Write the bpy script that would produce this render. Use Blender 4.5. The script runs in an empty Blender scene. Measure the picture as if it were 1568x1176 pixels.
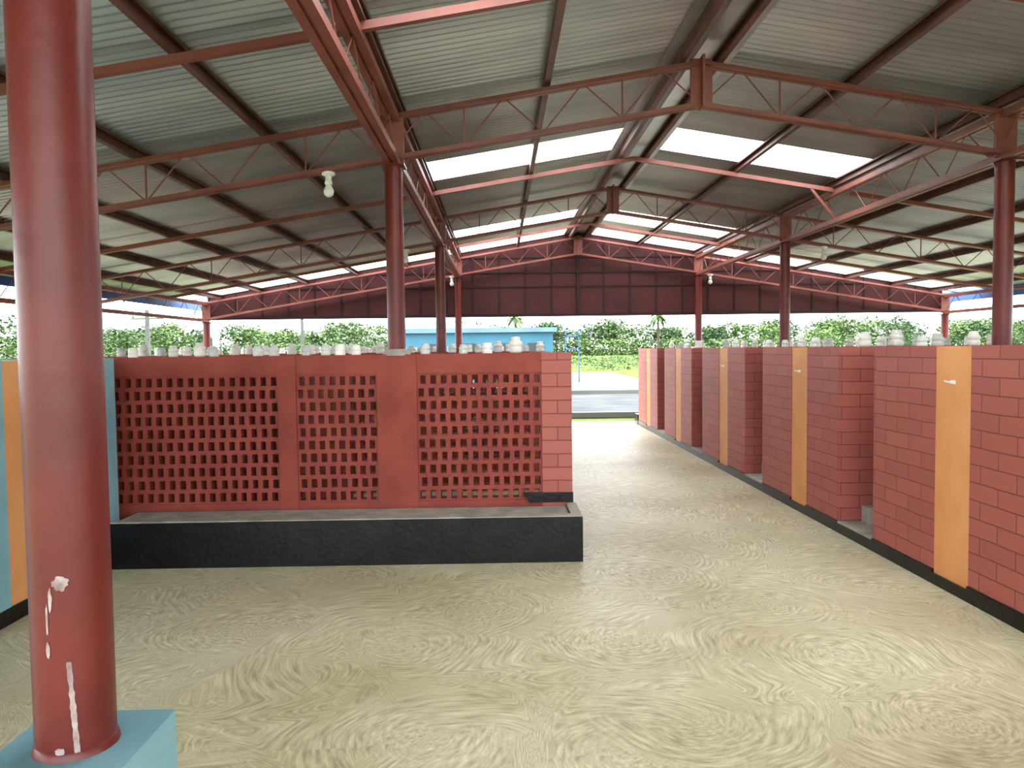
import bpy, math, random
from mathutils import Vector, Matrix
random.seed(7)
scene=bpy.context.scene
scene.view_settings.view_transform='Standard'

# ---------------- helpers ----------------
def lin(c):
    c=c/255.0
    return c/12.92 if c<=0.04045 else ((c+0.055)/1.055)**2.4
def rgb(r,g,b): return (lin(r),lin(g),lin(b),1)

def new_mat(name):
    m=bpy.data.materials.new(name); m.use_nodes=True
    nt=m.node_tree; b=nt.nodes['Principled BSDF']
    return m,nt,b
def N(nt,t,**kw):
    n=nt.nodes.new(t)
    for k,v in kw.items(): setattr(n,k,v)
    return n
def ramp(nt,src,stops):
    r=N(nt,'ShaderNodeValToRGB')
    el=r.color_ramp.elements
    while len(el)<len(stops): el.new(0.5)
    for e,(p,c) in zip(el,stops):
        e.position=p; e.color=c
    nt.links.new(src,r.inputs[0]); return r
def noisy(name,c1,c2,scale=3,rough=0.6,bump=0.0,metal=0.0,detail=6,bscale=None,lo=0.35,hi=0.65,stretch=None,spec=0.5):
    m,nt,b=new_mat(name)
    tc=N(nt,'ShaderNodeTexCoord')
    src=tc.outputs['Object']
    if stretch:
        mp=N(nt,'ShaderNodeMapping'); mp.inputs['Scale'].default_value=stretch
        nt.links.new(src,mp.inputs[0]); src=mp.outputs[0]
    n=N(nt,'ShaderNodeTexNoise'); n.inputs['Scale'].default_value=scale; n.inputs['Detail'].default_value=detail
    nt.links.new(src,n.inputs['Vector'])
    r=ramp(nt,n.outputs['Fac'],[(lo,c1),(hi,c2)])
    nt.links.new(r.outputs[0],b.inputs['Base Color'])
    b.inputs['Roughness'].default_value=rough; b.inputs['Metallic'].default_value=metal
    b.inputs['Specular IOR Level'].default_value=spec
    if bump>0:
        n2=N(nt,'ShaderNodeTexNoise'); n2.inputs['Scale'].default_value=bscale or scale*8; n2.inputs['Detail'].default_value=4
        nt.links.new(tc.outputs['Object'],n2.inputs['Vector'])
        bp=N(nt,'ShaderNodeBump'); bp.inputs['Strength'].default_value=bump; bp.inputs['Distance'].default_value=0.01
        nt.links.new(n2.outputs['Fac'],bp.inputs['Height']); nt.links.new(bp.outputs[0],b.inputs['Normal'])
    return m

class MB:
    def __init__(s): s.v=[]; s.f=[]; s.m=[]; s.sm=[]
    def add(s,vs,fs,mi=0,smooth=False):
        o=len(s.v); s.v+= [tuple(v) for v in vs]
        for f in fs:
            s.f.append([i+o for i in f]); s.m.append(mi); s.sm.append(smooth)
    def box(s,x0,x1,y0,y1,z0,z1,mi=0):
        vs=[(x0,y0,z0),(x1,y0,z0),(x1,y1,z0),(x0,y1,z0),(x0,y0,z1),(x1,y0,z1),(x1,y1,z1),(x0,y1,z1)]
        s.add(vs,[(0,3,2,1),(4,5,6,7),(0,1,5,4),(1,2,6,5),(2,3,7,6),(3,0,4,7)],mi)
    def prof(s,p1,p2,pts,mi=0,closed=True,smooth=False):
        p1=Vector(p1);p2=Vector(p2);d=(p2-p1).normalized()
        ref=Vector((0,0,1)) if abs(d.z)<0.95 else Vector((1,0,0))
        sd=d.cross(ref).normalized(); up=sd.cross(d).normalized()
        n=len(pts)
        vs=[p1+sd*a+up*b for a,b in pts]+[p2+sd*a+up*b for a,b in pts]
        fs=[(i,(i+1)%n,(i+1)%n+n,i+n) for i in range(n)]
        s.add(vs,fs,mi,smooth)
        s.add(vs,[tuple(range(n))[::-1],tuple(range(n,2*n))],mi)
    def beam(s,p1,p2,w,h,mi=0):
        s.prof(p1,p2,[(-w/2,-h/2),(w/2,-h/2),(w/2,h/2),(-w/2,h/2)],mi)
    def angle(s,p1,p2,w,h,t=0.006,flip=1,mi=0):
        q=[(-w/2,-h/2),(w/2,-h/2),(w/2,-h/2+t),(-w/2+t,-h/2+t),(-w/2+t,h/2),(-w/2,h/2)]
        s.prof(p1,p2,[(a*flip,b) for a,b in q],mi)
    def cchan(s,p1,p2,w,h,t=0.006,flip=1,mi=0):
        q=[(-w/2,-h/2),(w/2,-h/2),(w/2,-h/2+.02),(w/2-t,-h/2+.02),(w/2-t,-h/2+t),(-w/2+t,-h/2+t),(-w/2+t,h/2-t),(w/2-t,h/2-t),(w/2-t,h/2-.02),(w/2,h/2-.02),(w/2,h/2),(-w/2,h/2)]
        s.prof(p1,p2,[(a*flip,b) for a,b in q],mi)
    def cyl(s,p1,p2,r,n=16,mi=0):
        s.prof(p1,p2,[(r*math.cos(2*math.pi*i/n),r*math.sin(2*math.pi*i/n)) for i in range(n)],mi,smooth=True)
    def lathe(s,o,prof,n=16,mi=0,smooth=True):
        vs=[];fs=[]
        for r,z in prof:
            for i in range(n):
                a=2*math.pi*i/n; vs.append((o[0]+r*math.cos(a),o[1]+r*math.sin(a),o[2]+z))
        for k in range(len(prof)-1):
            for i in range(n):
                j=(i+1)%n; fs.append((k*n+i,k*n+j,(k+1)*n+j,(k+1)*n+i))
        s.add(vs,fs,mi,smooth)
        s.add([vs[i] for i in range(n)]+[vs[(len(prof)-1)*n+i] for i in range(n)],[tuple(range(n))[::-1],tuple(range(n,2*n))],mi,False)
    def obj(s,name,mats,parent=None,bevel=0):
        me=bpy.data.meshes.new(name); me.from_pydata(s.v,[],s.f)
        for m in mats: me.materials.append(m)
        me.polygons.foreach_set('material_index',s.m); me.polygons.foreach_set('use_smooth',s.sm)
        me.update()
        ob=bpy.data.objects.new(name,me); scene.collection.objects.link(ob)
        if parent: ob.parent=parent
        if bevel:
            bv=ob.modifiers.new('bevel','BEVEL'); bv.width=bevel; bv.segments=2; bv.limit_method='ANGLE'
        return ob

# ---------------- dimensions ----------------
CX=1.71; PL=-0.86; PR=4.28; EL=-6.2; ER=9.62
S=0.165; ZR=4.16
def zs(x): return ZR-S*abs(x-CX)
YF=[-3.43,1.47,6.37,11.27,16.17]
Y0=-4.6; Y1=16.45

# ---------------- materials ----------------
steel=noisy('red_oxide_steel',rgb(118,64,55),rgb(142,82,70),scale=2.5,rough=0.5,bump=0.1)
steel_dark=noisy('purlin_steel',rgb(80,48,41),rgb(108,68,58),scale=3,rough=0.5)
colpaint=noisy('column_red_paint',rgb(90,28,22),rgb(106,37,30),scale=5,rough=0.36,bump=0.15,bscale=20,spec=0.35)
scrape=noisy('scraped_paint',rgb(130,104,100),rgb(178,164,160),scale=30,rough=0.7)
redwall=noisy('red_wall_paint',rgb(126,53,42),rgb(144,65,52),scale=3,rough=0.65,bump=0.3,bscale=60,spec=0.3)
gablem=noisy('maroon_sheet',rgb(64,24,28),rgb(76,30,33),scale=1.2,rough=0.6,spec=0.3)
gable_rib=noisy('maroon_seam',rgb(36,15,18),rgb(46,19,21),scale=2,rough=0.6,spec=0.3)
ochre=noisy('ochre_paint',rgb(206,140,84),rgb(216,152,96),scale=3,rough=0.55,bump=0.2,bscale=30,spec=0.3)
paleblue=noisy('pale_blue_paint',rgb(114,156,166),rgb(128,170,178),scale=3,rough=0.55,bump=0.2,bscale=40)
blackp=noisy('black_paint',rgb(6,6,6),rgb(22,21,20),scale=6,rough=0.3,bump=0.25,bscale=25,lo=0.45,hi=0.8,spec=0.3)
cement=noisy('cement',rgb(136,132,122),rgb(168,162,150),scale=6,rough=0.85,bump=0.5,bscale=40)
jarm=noisy('glazed_jar',rgb(206,202,192),rgb(228,224,214),scale=5,rough=0.5)
jar2=noisy('pale_jar',rgb(224,219,208),rgb(238,235,226),scale=4,rough=0.5)
jar3=noisy('grey_jar',rgb(184,188,182),rgb(210,210,202),scale=4,rough=0.5)
whitem=noisy('white_plastic',rgb(225,225,220),rgb(240,240,236),scale=5,rough=0.35)
bluem=noisy('blue_metal',rgb(34,80,150),rgb(50,98,168),scale=2,rough=0.5)
cyanm=noisy('turquoise_wall',rgb(60,102,118),rgb(68,110,126),scale=1,rough=0.8,spec=0.1)
cyan2=noisy('pale_roof',rgb(92,116,126),rgb(102,126,136),scale=1,rough=0.8,spec=0.1)
barkm=noisy('bark',rgb(60,50,40),rgb(85,72,58),scale=8,rough=0.9)
woodp=noisy('pole_concrete',rgb(75,75,72),rgb(90,90,85),scale=8,rough=0.9)

def brickmat(name,c1,c2,cm):
    m,nt,b=new_mat(name)
    tc=N(nt,'ShaderNodeTexCoord'); sp=N(nt,'ShaderNodeSeparateXYZ'); nt.links.new(tc.outputs['Object'],sp.inputs[0])
    ad=N(nt,'ShaderNodeMath'); ad.operation='ADD'; nt.links.new(sp.outputs[0],ad.inputs[0]); nt.links.new(sp.outputs[1],ad.inputs[1])
    nz=N(nt,'ShaderNodeTexNoise'); nz.inputs['Scale'].default_value=2.5; nt.links.new(tc.outputs['Object'],nz.inputs['Vector'])
    mz=N(nt,'ShaderNodeMath'); mz.operation='MULTIPLY_ADD'; mz.inputs[1].default_value=0.02
    nt.links.new(nz.outputs['Fac'],mz.inputs[0]); nt.links.new(sp.outputs[2],mz.inputs[2])
    cb=N(nt,'ShaderNodeCombineXYZ'); nt.links.new(ad.outputs[0],cb.inputs[0]); nt.links.new(mz.outputs[0],cb.inputs[1])
    br=N(nt,'ShaderNodeTexBrick'); br.inputs['Scale'].default_value=1.0
    br.inputs['Brick Width'].default_value=0.33; br.inputs['Row Height'].default_value=0.112
    br.inputs['Mortar Size'].default_value=0.004; br.inputs['Mortar Smooth'].default_value=0.3
    br.inputs['Color1'].default_value=c1; br.inputs['Color2'].default_value=c2; br.inputs['Mortar'].default_value=cm
    nt.links.new(cb.outputs[0],br.inputs['Vector'])
    nt.links.new(br.outputs['Color'],b.inputs['Base Color'])
    inv=N(nt,'ShaderNodeMath'); inv.operation='SUBTRACT'; inv.inputs[0].default_value=1; nt.links.new(br.outputs['Fac'],inv.inputs[1])
    bp=N(nt,'ShaderNodeBump'); bp.inputs['Strength'].default_value=0.8; bp.inputs['Distance'].default_value=0.01
    nt.links.new(inv.outputs[0],bp.inputs['Height']); nt.links.new(bp.outputs[0],b.inputs['Normal'])
    b.inputs['Roughness'].default_value=0.6
    return m
brick=brickmat('scored_red_brick',rgb(152,78,68),rgb(162,86,75),rgb(108,50,45))

# corrugated roof
m,nt,b=new_mat('galvanised_sheet'); galv=m
tc=N(nt,'ShaderNodeTexCoord'); mp=N(nt,'ShaderNodeMapping'); mp.inputs['Scale'].default_value=(0.35,1.2,0.1)
nt.links.new(tc.outputs['Object'],mp.inputs[0])
n=N(nt,'ShaderNodeTexNoise'); n.inputs['Scale'].default_value=1.5; n.inputs['Detail'].default_value=3
nt.links.new(mp.outputs[0],n.inputs['Vector'])
r=ramp(nt,n.outputs['Fac'],[(0.3,rgb(154,161,174)),(0.7,rgb(194,201,213))])
nt.links.new(r.outputs[0],b.inputs['Base Color']); b.inputs['Metallic'].default_value=0.6; b.inputs['Roughness'].default_value=0.33
# skylight
m,nt,b=new_mat('translucent_fibreglass'); sky_m=m
nt.nodes.remove(b); tr=N(nt,'ShaderNodeBsdfTranslucent'); tr.inputs[0].default_value=(0.95,0.96,0.95,1)
df=N(nt,'ShaderNodeBsdfDiffuse'); df.inputs[0].default_value=(0.9,0.92,0.92,1)
mx=N(nt,'ShaderNodeMixShader'); mx.inputs[0].default_value=0.15
nt.links.new(tr.outputs[0],mx.inputs[1]); nt.links.new(df.outputs[0],mx.inputs[2])
nt.links.new(mx.outputs[0],nt.nodes['Material Output'].inputs[0])

# floor: troweled swirls
m,nt,b=new_mat('troweled_concrete'); floorm=m
tc=N(nt,'ShaderNodeTexCoord')
def swirl(scale,off,fr,am=2.2):
    mp=N(nt,'ShaderNodeMapping'); mp.inputs['Location'].default_value=off
    nt.links.new(tc.outputs['Object'],mp.inputs[0])
    wn=N(nt,'ShaderNodeTexNoise'); wn.inputs['Scale'].default_value=1.2; wn.inputs['Detail'].default_value=1; nt.links.new(mp.outputs[0],wn.inputs['Vector'])
    wv=N(nt,'ShaderNodeVectorMath'); wv.operation='SCALE'; wv.inputs['Scale'].default_value=0.35; nt.links.new(wn.outputs['Color'],wv.inputs[0])
    wa=N(nt,'ShaderNodeVectorMath'); wa.operation='ADD'; nt.links.new(mp.outputs[0],wa.inputs[0]); nt.links.new(wv.outputs[0],wa.inputs[1])
    vo=N(nt,'ShaderNodeTexVoronoi'); vo.voronoi_dimensions='2D'; vo.feature='SMOOTH_F1'; vo.inputs['Smoothness'].default_value=0.25
    vo.inputs['Scale'].default_value=scale
    nt.links.new(wa.outputs[0],vo.inputs['Vector'])
    sb=N(nt,'ShaderNodeVectorMath'); sb.operation='SUBTRACT'; nt.links.new(wa.outputs[0],sb.inputs[0]); nt.links.new(vo.outputs['Position'],sb.inputs[1])
    sp=N(nt,'ShaderNodeSeparateXYZ'); nt.links.new(sb.outputs[0],sp.inputs[0])
    at=N(nt,'ShaderNodeMath'); at.operation='ARCTAN2'; nt.links.new(sp.outputs[1],at.inputs[0]); nt.links.new(sp.outputs[0],at.inputs[1])
    cbz=N(nt,'ShaderNodeCombineXYZ'); nt.links.new(sp.outputs[0],cbz.inputs[0]); nt.links.new(sp.outputs[1],cbz.inputs[1])
    ln=N(nt,'ShaderNodeVectorMath'); ln.operation='LENGTH'; nt.links.new(cbz.outputs[0],ln.inputs[0])
    mr=N(nt,'ShaderNodeMath'); mr.operation='MULTIPLY'; mr.inputs[1].default_value=fr; nt.links.new(ln.outputs['Value'],mr.inputs[0])
    ma=N(nt,'ShaderNodeMath'); ma.operation='MULTIPLY'; ma.inputs[1].default_value=am; nt.links.new(at.outputs[0],ma.inputs[0])
    cb=N(nt,'ShaderNodeCombineXYZ'); nt.links.new(mr.outputs[0],cb.inputs[0]); nt.links.new(ma.outputs[0],cb.inputs[1])
    no=N(nt,'ShaderNodeTexNoise'); no.inputs['Scale'].default_value=1.0; no.inputs['Detail'].default_value=4; no.inputs['Roughness'].default_value=0.6
    nt.links.new(cb.outputs[0],no.inputs['Vector'])
    return no.outputs['Fac']
a1=swirl(0.75,(0,0,0),44,3.0); a2=swirl(1.0,(3.3,7.1,0),50,3.0)
msel=N(nt,'ShaderNodeTexNoise'); msel.inputs['Scale'].default_value=1.4; nt.links.new(tc.outputs['Object'],msel.inputs['Vector'])
rs=ramp(nt,msel.outputs['Fac'],[(0.45,(0,0,0,1)),(0.55,(1,1,1,1))])
mxx=N(nt,'ShaderNodeMix'); nt.links.new(rs.outputs[0],mxx.inputs['Factor']); nt.links.new(a1,mxx.inputs['A']); nt.links.new(a2,mxx.inputs['B'])
sw=mxx.outputs['Result']
r1=ramp(nt,sw,[(0.34,rgb(164,158,134)),(0.46,rgb(188,181,154)),(0.56,rgb(204,197,171)),(0.68,rgb(222,216,192))])
bn=N(nt,'ShaderNodeTexNoise'); bn.inputs['Scale'].default_value=0.6; bn.inputs['Detail'].default_value=4; nt.links.new(tc.outputs['Object'],bn.inputs['Vector'])
r2=ramp(nt,bn.outputs['Fac'],[(0.35,rgb(220,211,194)),(0.6,rgb(255,253,246))])
mm=N(nt,'ShaderNodeMix'); mm.data_type='RGBA'; mm.blend_type='MULTIPLY'; mm.inputs['Factor'].default_value=1
nt.links.new(r1.outputs[0],mm.inputs[6]); nt.links.new(r2.outputs[0],mm.inputs[7])
nt.links.new(mm.outputs[2],b.inputs['Base Color'])
rr=ramp(nt,sw,[(0.3,(0.58,0.58,0.58,1)),(0.7,(0.42,0.42,0.42,1))]); nt.links.new(rr.outputs[0],b.inputs['Roughness'])
b.inputs['Specular IOR Level'].default_value=0.25
bp=N(nt,'ShaderNodeBump'); bp.inputs['Strength'].default_value=0.3; bp.inputs['Distance'].default_value=0.01
nt.links.new(sw,bp.inputs['Height']); nt.links.new(bp.outputs[0],b.inputs['Normal'])

grass=noisy('grass',rgb(66,78,42),rgb(92,102,58),scale=0.35,rough=1.0,detail=10,spec=0)
road=noisy('road_concrete',rgb(58,60,61),rgb(74,75,75),scale=0.7,rough=1.0,spec=0.1)
pave=noisy('pale_pavement',rgb(88,88,86),rgb(100,99,96),scale=0.5,rough=1.0,spec=0.1)
leaf=[noisy('leaves_%d'%i,rgb(*a),rgb(*c),scale=0.5,rough=0.9,detail=8,spec=0.1) for i,(a,c) in enumerate([((52,70,48),(74,94,60)),((62,82,52),(88,106,66)),((76,98,58),(100,120,72))])]

# ---------------- floor & ground ----------------
mb=MB(); mb.box(EL-0.4,ER+0.4,-6,17.0,-0.15,0.0); mb.obj('floor',[floorm])
mb=MB()
mb.add([(-400,-60,-0.16),(400,-60,-0.16),(400,600,-0.16),(-400,600,-0.16)],[(0,1,2,3)])
mb.obj('ground',[grass])
mb=MB(); mb.box(-40,60,19.4,29.5,-0.155,-0.13,0); mb.box(-40,60,19.4,19.65,-0.13,0.0,1)
mb.box(-40,60,29.3,29.7,-0.13,0.02,1); mb.box(-40,60,25.0,25.12,-0.13,-0.12,1)
mb.obj('access_road',[road,pave])
mb=MB(); mb.box(-16,9,29.7,41.6,-0.155,-0.13,0); mb.box(3.6,8.2,41.6,56,-0.155,-0.13,0); mb.obj('parking_pavement',[pave])

# ---------------- roof ----------------
pitch=0.09; sky_bands=[(3.1,4.5),(8.5,9.4),(13.4,14.5),(15.45,16.25)]
def sheet(mb,xa,xb,y0,y1,mi=0,dz=0):
    n=max(2,int(round((y1-y0)/(pitch/8)))); vs=[];fs=[]
    for i in range(n+1):
        y=y0+(y1-y0)*i/n; w=0.018*math.cos(2*math.pi*y/pitch)
        vs.append((xa,y,zs(xa)+w+dz)); vs.append((xb,y,zs(xb)+w+dz))
    for i in range(n): fs.append((2*i,2*i+1,2*i+3,2*i+2))
    mb.add(vs,fs,mi,True)
XL=EL-0.35; XR=ER+0.35
mb=MB(); ys=Y0
for (a,c) in sky_bands:
    sheet(mb,XL,CX,ys,a); sheet(mb,CX,XR,ys,a)
    if c<15 :
        sheet(mb,XL,PL,a,c); sheet(mb,PR,XR,a,c)
    ys=c
sheet(mb,XL,CX,ys,Y1); sheet(mb,CX,XR,ys,Y1)
for sgn in (-1,1):
    mb.add([(CX,Y0,ZR-0.022),(CX+sgn*0.3,Y0,zs(CX+.3)-0.02),(CX+sgn*0.3,Y1,zs(CX+.3)-0.02),(CX,Y1,ZR-0.022)],[(0,1,2,3)],0)
mb.obj('ceiling',[galv])
for (a,c) in sky_bands:
    mb=MB()
    if c<15: segs=[(PL,CX),(CX,PR)]
    else: segs=[(XL,CX),(CX,XR)]
    for s0,s1 in segs: sheet(mb,s0,s1,a,c)
    mb.obj('skylight_panel',[sky_m])

xp=[-5.9,-5.05,-4.07,-3.0,-1.93,PL+0.06,0.425,CX-0.16,CX+0.16,3.0,PR-0.06,5.35,6.42,7.5,8.5,9.35]
mb=MB()
for x in xp:
    z=zs(x)-0.07
    mb.cchan((x,Y0,z),(x,Y1-0.15,z),0.05,0.1,flip=(1 if x<CX else -1))
mb.obj('roof_purlins',[steel_dark])

def zt(x): return zs(x)-0.148
def zb(x): return zs(x)-0.148-0.34
def web(mb,p_fn_t,p_fn_b,ts,r=0.0065):
    for i in range(len(ts)-1):
        a,b_,c=ts[i],0.5*(ts[i]+ts[i+1]),ts[i+1]
        mb.cyl(p_fn_b(a),p_fn_t(b_),r,6); mb.cyl(p_fn_t(b_),p_fn_b(c),r,6)
for y in YF:
    mb=MB()
    for (xa,xb) in [(EL,CX),(CX,ER)]:
        for zf in (zt,zb):
            for o,f in ((-0.03,1),(0.03,-1)):
                mb.angle((xa,y+o,zf(xa)),(xb,y+o,zf(xb)),0.045,0.045,flip=f)
            mb.beam((xa,y,zf(xa)),(xb,y,zf(xb)),0.05,0.03)
        L=abs(xb-xa); n=int(round(L/0.66)); ts=[xa+(xb-xa)*i/n for i in range(n+1)]
        web(mb,lambda t:(t,y,zt(t)),lambda t:(t,y,zb(t)),ts)
        for k in range(1,n,2): mb.cyl((ts[k],y,zb(ts[k])),(ts[k],y,zt(ts[k])),0.008,6)
    for x in (EL,PL,CX,PR,ER):
        for o in (-0.045,0.045):
            mb.beam((x+o,y,zb(x)-0.03),(x+o,y,zt(x)+0.03),0.035,0.09)
    mb.beam((CX,y-0.03,zb(CX)-0.04),(CX,y-0.03,zt(CX)+0.04),0.13,0.02)
    mb.obj('roof_truss',[steel])
for y in (-1.0,4.65,9.52,14.4):
    mb=MB()
    mb.beam((EL,y,zt(EL)),(CX,y,zt(CX)),0.05,0.05); mb.beam((CX,y,zt(CX)),(ER,y,zt(ER)),0.05,0.05)
    if y==9.52:
        mb.beam((PR-0.36,y,zt(PR-.36)),(PR-0.03,y,zb(PR)-0.01),0.03,0.03)
    mb.obj('purlin_tie_beam',[steel])
for x in (EL,PL,PR,ER):
    mb=MB()
    for zf in (zt(x)-0.02,zb(x)-0.03):
        for o,f in ((-0.035,1),(0.035,-1)):
            mb.angle((x+o,Y0,zf),(x+o,YF[-1],zf),0.05,0.055,flip=f)
        mb.beam((x,Y0,zf),(x,YF[-1],zf),0.055,0.03)
    n=28; ts=[Y0+(YF[-1]-Y0)*i/n for i in range(n+1)]
    web(mb,lambda t:(x,t,zt(x)-0.02),lambda t:(x,t,zb(x)-0.03),ts)
    mb.obj('lattice_girder',[steel])

# ---------------- columns ----------------
def column(x,y,r=0.075,plinth=None,scrapes=False):
    top=zb(x)-0.06
    mb=MB()
    z0=0.0
    if plinth: z0=plinth
    mb.lathe((x,y,0),[(r,max(0,z0-0.02)),(r,top-0.012)],32)
    mb.box(x-0.1,x+0.1,y-0.1,y+0.1,top-0.012,top,0)
    for a in range(4):
        c,s_=math.cos(a*math.pi/2),math.sin(a*math.pi/2)
        mb.prof((x+c*r,y+s_*r,top-0.05),(x+c*(r+0.02),y+s_*(r+0.02),top-0.012),[(-.004,-.004),(.004,-.004),(.004,.004),(-.004,.004)])
    mats=[colpaint,paleblue,scrape]
    if plinth:
        w=0.135
        mb.box(x-w,x+w,y-w,y+w,0,plinth,1)
        mb.lathe((x,y,0),[(r+0.006,plinth),(r+0.003,plinth+0.012),(r,plinth+0.016)],32,0)
    if scrapes:
        def patch(ang,z,wa,hz,seed,squash=1):
            rr=random.Random(seed); k=22; R=r+.0012
            vs=[(x+R*math.cos(ang),y+R*math.sin(ang),z)]
            for i in range(k):
                t=2*math.pi*i/k; q=0.8+0.35*rr.random()
                a=ang+wa*q*math.cos(t); zz=z+hz*q*math.sin(t)
                vs.append((x+R*math.cos(a),y+R*math.sin(a),zz))
            mb.add(vs,[(0,i+1,(i+1)%k+1) for i in range(k)],2)
        fa=math.atan2(-y,-x)
        patch(fa-0.25,1.225,0.20,0.014,1); patch(fa-0.50,1.195,0.05,0.022,2); patch(fa-0.60,1.155,0.03,0.03,5)
        patch(fa-0.60,1.10,0.05,0.016,6)
        rr=random.Random(3); k=22
        L=[];Rr=[]
        for i in range(k+1):
            z=1.075-0.19*i/k; a=fa-0.12+0.006*i; wv=0.045+0.035*rr.random()
            R=r+.0012
            L.append((x+R*math.cos(a-wv),y+R*math.sin(a-wv),z)); Rr.append((x+R*math.cos(a+wv),y+R*math.sin(a+wv),z))
        mb.add(L+Rr,[(i,i+1,i+k+2,i+k+1) for i in range(k)],2)
        patch(fa-0.40,0.905,0.13,0.008,31)
    return mb.obj('steel_column',mats)
column(PL+.018,YF[1],r=0.0715,plinth=0.885,scrapes=True)
for y in YF[2:]:
    column(PL,y); column(PR,y)
column(PR,YF[1],plinth=0.88)
for y in YF[1:]:
    column(EL,y); column(ER,y)

# ---------------- gable ----------------
mb=MB(); gy=16.32; zb0=2.4
mb.add([(EL,gy,zb0),(ER,gy,zb0),(ER,gy,zs(ER)-.02),(CX,gy,ZR-.02),(EL,gy,zs(EL)-.02)],[(0,1,2,3,4)],0)
x=EL
while x<=ER+0.01:
    mb.box(x-0.018,x+0.018,gy-0.02,gy-0.002,zb0,zs(x)-0.03,1); x+=0.565
mb.box(EL,ER,gy-0.022,gy-0.002,2.98,3.01,1)
mb.box(CX-5.2,CX+5.2,gy-0.022,gy-0.002,3.28,3.305,1)
mb.box(CX-2.9,CX+2.9,gy-0.022,gy-0.002,3.6,3.625,1)
mb.box(EL,ER,gy-0.05,gy+0.03,zb0-0.05,zb0+0.01,1)
mb.box(CX-0.03,CX+0.03,gy-0.05,gy-0.002,zb0,ZR-0.1,1)
mb.obj('wall_gable',[gablem,gable_rib])

for sgn,xe in ((-1,XL),(1,XR)):
    mb=MB(); ze=zs(xe)
    mb.box(xe-0.01,xe+0.01,Y0,Y1+0.8,ze-0.22,ze+0.0,0)
    cx=xe+sgn*0.09
    q=[(0.08*math.cos(t),0.08*math.sin(t)) for t in [math.pi+math.pi*i/10 for i in range(11)]]
    q2=[(0.07*math.cos(t),0.07*math.sin(t)) for t in [2*math.pi-math.pi*i/10 for i in range(11)]]
    mb.prof((cx,Y0,ze-0.06),(cx,Y1+0.8,ze-0.06),q+q2,1)
    yy=Y1+0.2
    mb.cyl((cx,yy,ze-0.14),(cx,yy,ze-0.3),0.045,12,1)
    mb.cyl((cx,yy,ze-0.3),(cx-sgn*0.42,yy,ze-0.5),0.045,12,1)
    mb.cyl((cx-sgn*0.42,yy,ze-0.48),(cx-sgn*0.42,yy,0),0.045,12,1)
    for k in range(12): 
        y=Y0+1+k*1.7; mb.beam((xe,y,ze-0.24),(cx+sgn*.08,y,ze-0.05),0.03,0.012,1)
    mb.obj('roof_gutter',[bluem,whitem])

def lamp(x,y,z):
    mb=MB()
    mb.lathe((x,y,z),[(0.055,0.0),(0.055,-0.02),(0.04,-0.03)],20,0)
    mb.lathe((x,y,z),[(0.026,-0.03),(0.026,-0.07),(0.032,-0.075),(0.032,-0.10),(0.02,-0.102)],16,0)
    mb.lathe((x,y,z),[(0.018,-0.10),(0.03,-0.12),(0.042,-0.145),(0.044,-0.162),(0.038,-0.185),(0.02,-0.20),(0.004,-0.205)],18,0)
    mb.obj('ceiling_bulb_lamp',[whitem])
for x,y in ((-1.40,YF[2]),(-1.36,YF[3]),(-0.98,YF[4]-.12),(4.5,YF[4]-.12),(4.86,YF[3])):
    lamp(x,y,zb(x)-0.022)

# ---------------- lattice walls ----------------
def lattice(mb,x0,x1,y,th,z0,z1,mi=0,px=0.086,pz=0.107,ow=0.048,oh=0.072):
    nr=max(1,int(round((z1-z0)/pz))); pz=(z1-z0)/nr
    nc=max(1,int(round((x1-x0)/px))); px=(x1-x0)/nc
    rl=pz-oh
    for r in range(nr+1):
        h=rl/2 if r in (0,nr) else rl
        za=z0 if r==0 else z0+r*pz-rl/2
        mb.box(x0,x1,y+0.004,y+th-0.004,za,za+h,mi)
    for r in range(nr):
        za=z0+r*pz+rl/2; zc=za+oh
        sh=0.007 if r%2 else -0.007
        for c in range(nc+1):
            xc=x0+c*px+sh+random.uniform(-.003,.003)
            a=max(x0,xc-(px-ow)/2); b_=min(x1,xc+(px-ow)/2)
            if b_>a+.004: mb.box(a,b_,y,y+th,za,zc,mi)

def screen_wall(mb,layout,y,th,z0,zl,zh,ztop):
    for x0,x1,k in layout:
        if k=='L':
            lattice(mb,x0,x1,y+.01,th-.02,zl,zh,0)
            mb.box(x0,x1,y,y+th,z0,zl,0); mb.box(x0,x1,y,y+th,zh,ztop,0)
        elif k=='P': mb.box(x0,x1,y-0.012,y+th+0.012,z0,ztop,0)
        elif k=='B': mb.box(x0,x1,y-0.006,y+th+0.006,z0,ztop,1)

ZTL=1.62; ZTR=1.64
layL=[(-5.6,-3.3,'P'),(-3.3,-1.84,'L'),(-1.84,-1.69,'P'),(-1.69,-1.02,'L'),(-1.02,-0.69,'P'),(-0.69,0.35,'L'),(0.35,0.60,'B')]
mb=MB()
screen_wall(mb,layL,6.29,0.14,0.0,0.39,1.46,ZTL)
mb.add([(0.18,6.275,0.45),(0.605,6.275,0.45),(0.605,6.275,0.365),(0.24,6.275,0.365),(0.18,6.30,0.45),(0.605,6.30,0.45),(0.605,6.30,0.365),(0.24,6.30,0.365)],
       [(0,3,2,1),(0,1,5,4),(1,2,6,5),(2,3,7,6),(3,0,4,7)],2)
mb.box(0.6,0.606,6.28,6.44,0.0,0.45,2)
for yk in (8.8,11.19,13.8,16.0):
    screen_wall(mb,layL,yk,0.14,0,0.39,1.46,ZTL)
for g in (6.45,8.96,11.35,13.96):
    e=g+1.95
    mb.box(0.45,0.60,g,g+0.45,0,ZTL-.005,1); mb.box(0.45,0.602,g+0.45,g+0.85,0,ZTL-.005,3); mb.box(0.45,0.60,g+0.85,e-.2,0,ZTL-.005,1)
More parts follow.
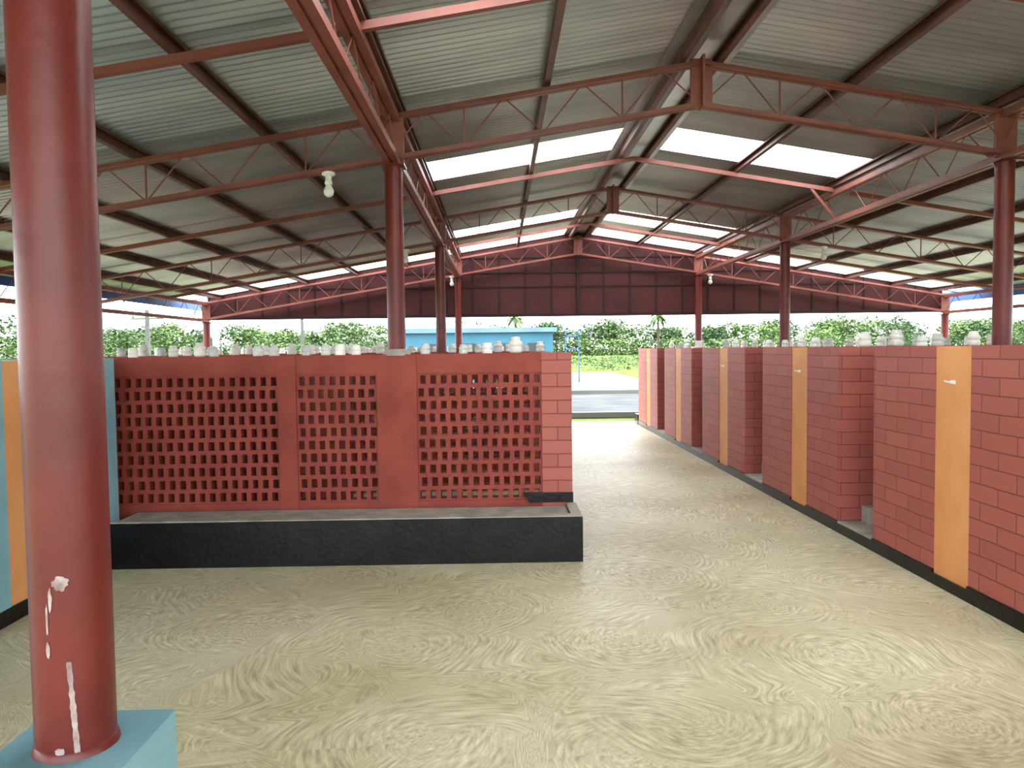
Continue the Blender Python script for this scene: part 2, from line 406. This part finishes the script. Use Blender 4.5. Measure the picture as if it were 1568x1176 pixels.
mb.box(-1.80,-1.70,6.43,8.8,0,ZTL-.004,0)
mb.box(-5.6,-1.75,6.75,6.87,0,ZTL-.006,0)  # added solid wall close behind the left lattice, makes its slots read dark
mb.box(-2.6,-2.45,8.9,16.0,0,ZTL-.004,0)
# mortar collar where the column passes through the wall
mb.lathe((PL,YF[2],ZTL-.01),[(0.12,0),(0.115,0.02),(0.095,0.045),(0.08,0.055)],20,4)
mb.obj('wall_latticed_washroom',[redwall,brick,blackp,ochre,cement])

mb=MB()
mb.box(-3.02,0.63,5.77,5.775+0.09,0,0.352,0)
mb.box(0.54,0.63,5.865,6.27,0,0.352,0)
mb.box(-3.02,0.54,5.865,6.27,0,0.335,1)
mb.box(-3.02,0.628,5.773,5.866,0.352,0.362,1); mb.box(0.542,0.628,5.866,6.27,0.352,0.362,1)
mb.obj('concrete_kerb_platform',[blackp,cement],bevel=0.004)

# ---------------- left pale blue wall block ----------------
mb=MB(); xw=-3.03
mb.box(xw-0.15,xw,2.6,4.65,0.1,ZTL,0); mb.box(xw-0.15,xw-0.004,4.65,5.02,0.1,ZTL-0.005,1); mb.box(xw-0.15,xw,5.02,5.99,0.1,ZTL,0)
mb.box(xw-0.15,xw+0.008,2.6,5.99,0,0.1,2); mb.box(xw-0.14,xw+0.01,5.66,5.765,0.1,0.28,2)
mb.box(-5.6,xw-0.15,5.84,5.99,0,ZTL,0); mb.box(-5.6,xw-0.15,2.6,2.75,0,ZTL,0)
mb.obj('wall_left',[paleblue,ochre,blackp])

# ---------------- right wall ----------------
mb=MB(); xr=2.98; T=0.16
g=3.41-2.545
gs=[]
while g<15.9:
    gs.append(g); g+=2.545
def knob(mb,y,z):
    mb.box(xr-0.001,xr+0.006,y-0.025,y+0.025,z-0.012,z+0.012,4)
    mb.cyl((xr+0.002,y,z),(xr-0.025,y,z),0.005,8,4); mb.cyl((xr-0.025,y-0.002,z),(xr-0.025,y+0.045,z+.005),0.006,8,4)
for g in gs:
    a=g+0.62; b1=a+0.69; b2=b1+0.39; c=g+2.545
    mb.box(xr,xr+T,a,b1,0.1,ZTR,1)
    mb.box(xr+0.006,xr+T,b1,b2,0.06,ZTR-.004,3)
    mb.box(xr,xr+T,b2,c,0.1,ZTR,1)
    mb.box(xr-0.012,xr+T,a,b1,0,0.1,2); mb.box(xr-0.012,xr+T,b2,c,0,0.1,2); mb.box(xr-0.012,xr+T,b1,b2,0,0.075,2)
    knob(mb,(b1+b2)/2,1.40)
    mb.box(xr-0.012,xr+0.10,g,a,0,0.085,2); mb.box(xr+0.10,6.6,g,a,0,0.1,5)
    mb.box(xr-0.008,xr+0.1,g,a,0.085,0.1,5)
    mb.box(xr+0.2,xr+0.34,a-0.16,a-0.02,0.1,0.24,5)
    lay=[(xr+0.005,xr+0.32,'B'),(xr+0.32,xr+1.14,'L'),(xr+1.14,xr+1.47,'P'),(xr+1.47,xr+2.6,'L'),(xr+2.6,xr+3.6,'P')]
    screen_wall(mb,lay,a,0.14,0.1,0.30,1.50,ZTR-.003)
    mb.box(xr+T,6.6,c-0.15,c-0.001,0,ZTR-.006,0)
mb.box(xr-.02,xr+0.3,16.15,16.5,0,0.22,2)
mb.obj('wall_right',[redwall,brick,blackp,ochre,whitem,cement])

# ---------------- jars on wall tops ----------------
mb=MB()
def jar(x,y,z,s,kind):
    if kind==0: p=[(.036,0),(.046,.006),(.048,.016),(.048,.04),(.043,.045),(.043,.052),(.048,.057),(.048,.078),(.043,.086),(.034,.09),(.034,.11),(.03,.118),(.006,.12)]
    elif kind==1: p=[(.045,0),(.047,.006),(.047,.03),(.043,.034),(.043,.04),(.047,.044),(.047,.07),(.043,.076),(.043,.094),(.036,.1),(.006,.102)]
    else: p=[(.04,0),(.043,.006),(.043,.028),(.039,.032),(.039,.038),(.043,.042),(.043,.062),(.034,.066),(.034,.085),(.026,.09),(.005,.091)]
    mb.lathe((x,y,z),[(r*s,h*s) for r,h in p],18,kind)
rj=random.Random(4)
for x in [-3.05,-2.72,-2.5,-2.38,-2.02,-1.88,-1.62,-1.45,-1.33,-1.2,-0.62,-0.3,-0.1]:
    jar(x,6.36+rj.uniform(-.02,.02),ZTL,rj.uniform(.8,1.0),rj.choice([0,1,2,1]))
for yk in (8.87,11.26,13.87,16.07):
    x=-5.4
    while x<0.5:
        if abs(x-PL)>0.15: jar(x,yk,ZTL,rj.uniform(1.0,1.15),rj.choice([0,1,2]))
        x+=rj.uniform(.2,.36)
jar(0.14,6.36,ZTL,1.15,0)
for y in (5.0,5.4): jar(xw-.07,y,ZTL,1,1)
y=9.2
while y<15.8: jar(-2.52,y,ZTL,1,rj.choice([0,1])); y+=.6
for g in gs:
    for x in (xr+.22,xr+.6,xr+.95,xr+1.7,xr+2.1,xr+2.5,xr+3.1):
        x+=rj.uniform(-.1,.1)
        if abs(x-PR)>0.2: jar(x,g+0.69,ZTR-.003,rj.uniform(.95,1.25),rj.choice([0,1,2]))
        if rj.random()<.6: jar(x+.15,g+2.46,ZTR-.006,rj.uniform(.9,1.1),rj.choice([0,1,2]))
mb.obj('ceramic_jars',[jarm,jar2,jar3])

# ---------------- outside ----------------
mb=MB()
mb.box(-5.4,3.0,42,48,-0.15,2.6,0); mb.box(-5.7,3.2,41.7,48.3,2.6,2.85,1); 
mb.add([(-5.6,41.8,2.85),(0.2,41.8,2.85),(0.2,48,2.85),(-5.6,48,2.85),(-5.2,44.5,3.3),(-2.6,44.5,3.3)],[(0,1,5,4),(1,2,3,5),(5,3,4),(0,4,3)],1)
for wx in (-4.2,-2.2,-0.2,1.6): mb.box(wx,wx+.9,41.96,42.02,1.0,2.0,2)
mb.obj('turquoise_building',[cyanm,cyan2,road])
mb=MB()
mb.box(3.5,3.56,40,40.06,-.13,2.7,0); mb.box(4.2,4.26,40,40.06,-.13,2.7,0); mb.box(3.5,4.26,40,40.06,2.3,2.36,0); mb.box(3.5,4.26,40,40.06,1.6,1.66,0)
mb.obj('blue_gate_frame',[bluem])
for x,y,h in ((-15,58,5.2),(-17.5,38,4.0)):
    mb=MB(); mb.lathe((x,y,-.16),[(.16,0),(.1,h)],10); mb.beam((x-.8,y,h-.6),(x+.8,y,h-.6),.08,.08)
    for d in (-.7,0,.7): mb.lathe((x+d,y,h-.56),[(.05,0),(.06,.06),(.03,.14)],8)
    mb.obj('utility_pole',[woodp])

def leafcloud(mb,rg,cx,cy,cz,rx,ry,rz,n,s,mi):
    for _ in range(n):
        while True:
            u,v,w=rg.uniform(-1,1),rg.uniform(-1,1),rg.uniform(-1,1)
            d=u*u+v*v+w*w
            if .3<d<1: break
        p=Vector((cx+u*rx,cy+v*ry,cz+w*rz))
        a=Vector((rg.uniform(-1,1),rg.uniform(-1,1),rg.uniform(-.6,.6))).normalized()*s*rg.uniform(.5,1.2)
        b_=Vector((rg.uniform(-1,1),rg.uniform(-1,1),rg.uniform(-.6,.6))).normalized()*s*rg.uniform(.4,.9)
        mb.add([p-a,p+b_,p+a,p-b_],[(0,1,2,3)],mi)
def tree(mb,rg,x,y,h,w,leafs=260,ls=.3):
    mb.lathe((x,y,-.2),[(.03*h,0),(.02*h,h*.6)],6,3)
    k=rg.randint(4,6); mi=rg.randint(0,2)
    for i in range(k):
        a=rg.uniform(0,6.28); rr=rg.uniform(.1,.5)*w
        mbx=x+rr*math.cos(a); mby=y+rr*math.sin(a)
        cz=h*rg.uniform(.45,.75); R=w*rg.uniform(.35,.55); RZ=min(h-cz,R*.9)
        leafcloud(mb,rg,mbx,mby,cz,R,R,RZ,leafs//k,ls,mi if rg.random()<.7 else rg.randint(0,2))
def palm(mb,rg,x,y,h,k=1.0):
    mb.lathe((x,y,-.2),[(.16*k,0),(.11*k,h)],8,3)
    for i in range(16):
        a=i*2.4; L=rg.uniform(1.2,1.7)*k; e=rg.uniform(-.3,.9); pts=[]
        for t in range(7):
            q=t/6; pts.append(Vector((x+math.cos(a)*L*q,y+math.sin(a)*L*q,h+L*q*e-1.5*q*q*L*.6)))
        sd=Vector((-math.sin(a),math.cos(a),0)); dn=Vector((0,0,.1*k))
        for t in range(6):
            w0=.22*k*math.sin(math.pi*(t/6*.9+.1)); w1=.22*k*math.sin(math.pi*((t+1)/6*.9+.1))
            mb.add([pts[t]-sd*w0-dn,pts[t],pts[t+1],pts[t+1]-sd*w1-dn],[(0,1,2,3)],1)
            mb.add([pts[t],pts[t]+sd*w0-dn,pts[t+1]+sd*w1-dn,pts[t+1]],[(0,1,2,3)],1)
rg=random.Random(11)
mb=MB()
x=-190
while x<240:
    y=rg.uniform(196,222); tree(mb,rg,x,y,rg.uniform(7.0,10.2),rg.uniform(6.5,10),leafs=900,ls=.55)
    x+=rg.uniform(3.4,6.2)
x=-190
while x<240:
    leafcloud(mb,rg,x,190,1.4,5,3,2.6,400,.5,rg.randint(0,2)); x+=rg.uniform(3.2,5)
mb.obj('distant_tree_line',leaf+[barkm])
for (x,y,h,w) in ((-26,42,4.0,3.2),(-22,45,3.2,2.6),(-20.5,48,3.7,2.8),(-10,60,3.0,2.6),(-29,36,4.3,3.4),(30,70,3.4,3.0),(42,76,4.2,3.6),(55,80,4.2,3.6)):
    mb=MB(); tree(mb,rg,x,y,h,w,leafs=1800,ls=.14); mb.obj('broadleaf_tree',leaf+[barkm])
for (x,y,h) in ((38.0,180,9.4),(4.0,180,9.2)):
    mb=MB(); palm(mb,rg,x,y,h,2.1); mb.obj('palm_tree',leaf+[barkm])
mb=MB()
for _ in range(300):
    x=rg.uniform(4,34); y=rg.uniform(58,130)
    k=1+ (y-52)/50
    leafcloud(mb,rg,x,y,-.05,.9*k,.8*k,rg.uniform(.1,.32)*k,40,.1*k,2 if rg.random()<.8 else 1)
mb.obj('field_shrubs',leaf+[barkm])

# ---------------- light ----------------
w=bpy.data.worlds.new('world'); scene.world=w; w.use_nodes=True
nt=w.node_tree; bg=nt.nodes['Background']
tc=N(nt,'ShaderNodeTexCoord'); sp=N(nt,'ShaderNodeSeparateXYZ'); nt.links.new(tc.outputs['Generated'],sp.inputs[0])
r=ramp(nt,sp.outputs[2],[(0.0,(.92,.96,1,1)),(0.5,(0.86,0.93,1,1))]); nt.links.new(r.outputs[0],bg.inputs[0])
bg.inputs[1].default_value=8.3
sd=bpy.data.lights.new('sun','SUN'); sd.energy=13; sd.angle=math.radians(25); sd.color=(1,.97,.92)
so=bpy.data.objects.new('sun',sd); scene.collection.objects.link(so); so.rotation_euler=(math.radians(-8),math.radians(8),0)

# ---------------- camera ----------------
cd=bpy.data.cameras.new('camera'); cam=bpy.data.objects.new('camera',cd); scene.collection.objects.link(cam)
cd.sensor_width=36; cd.lens=1180/1600*36; cd.clip_end=1000; cd.clip_start=0.05
yaw=math.radians(0.94); pit=math.radians(2.62); roll=math.radians(-0.69)
M=Matrix.Translation((0,0,1.65))@Matrix.Rotation(-yaw,4,'Z')@Matrix.Rotation(math.pi/2-pit,4,'X')@Matrix.Rotation(roll,4,'Z')
cam.matrix_world=M
scene.camera=cam
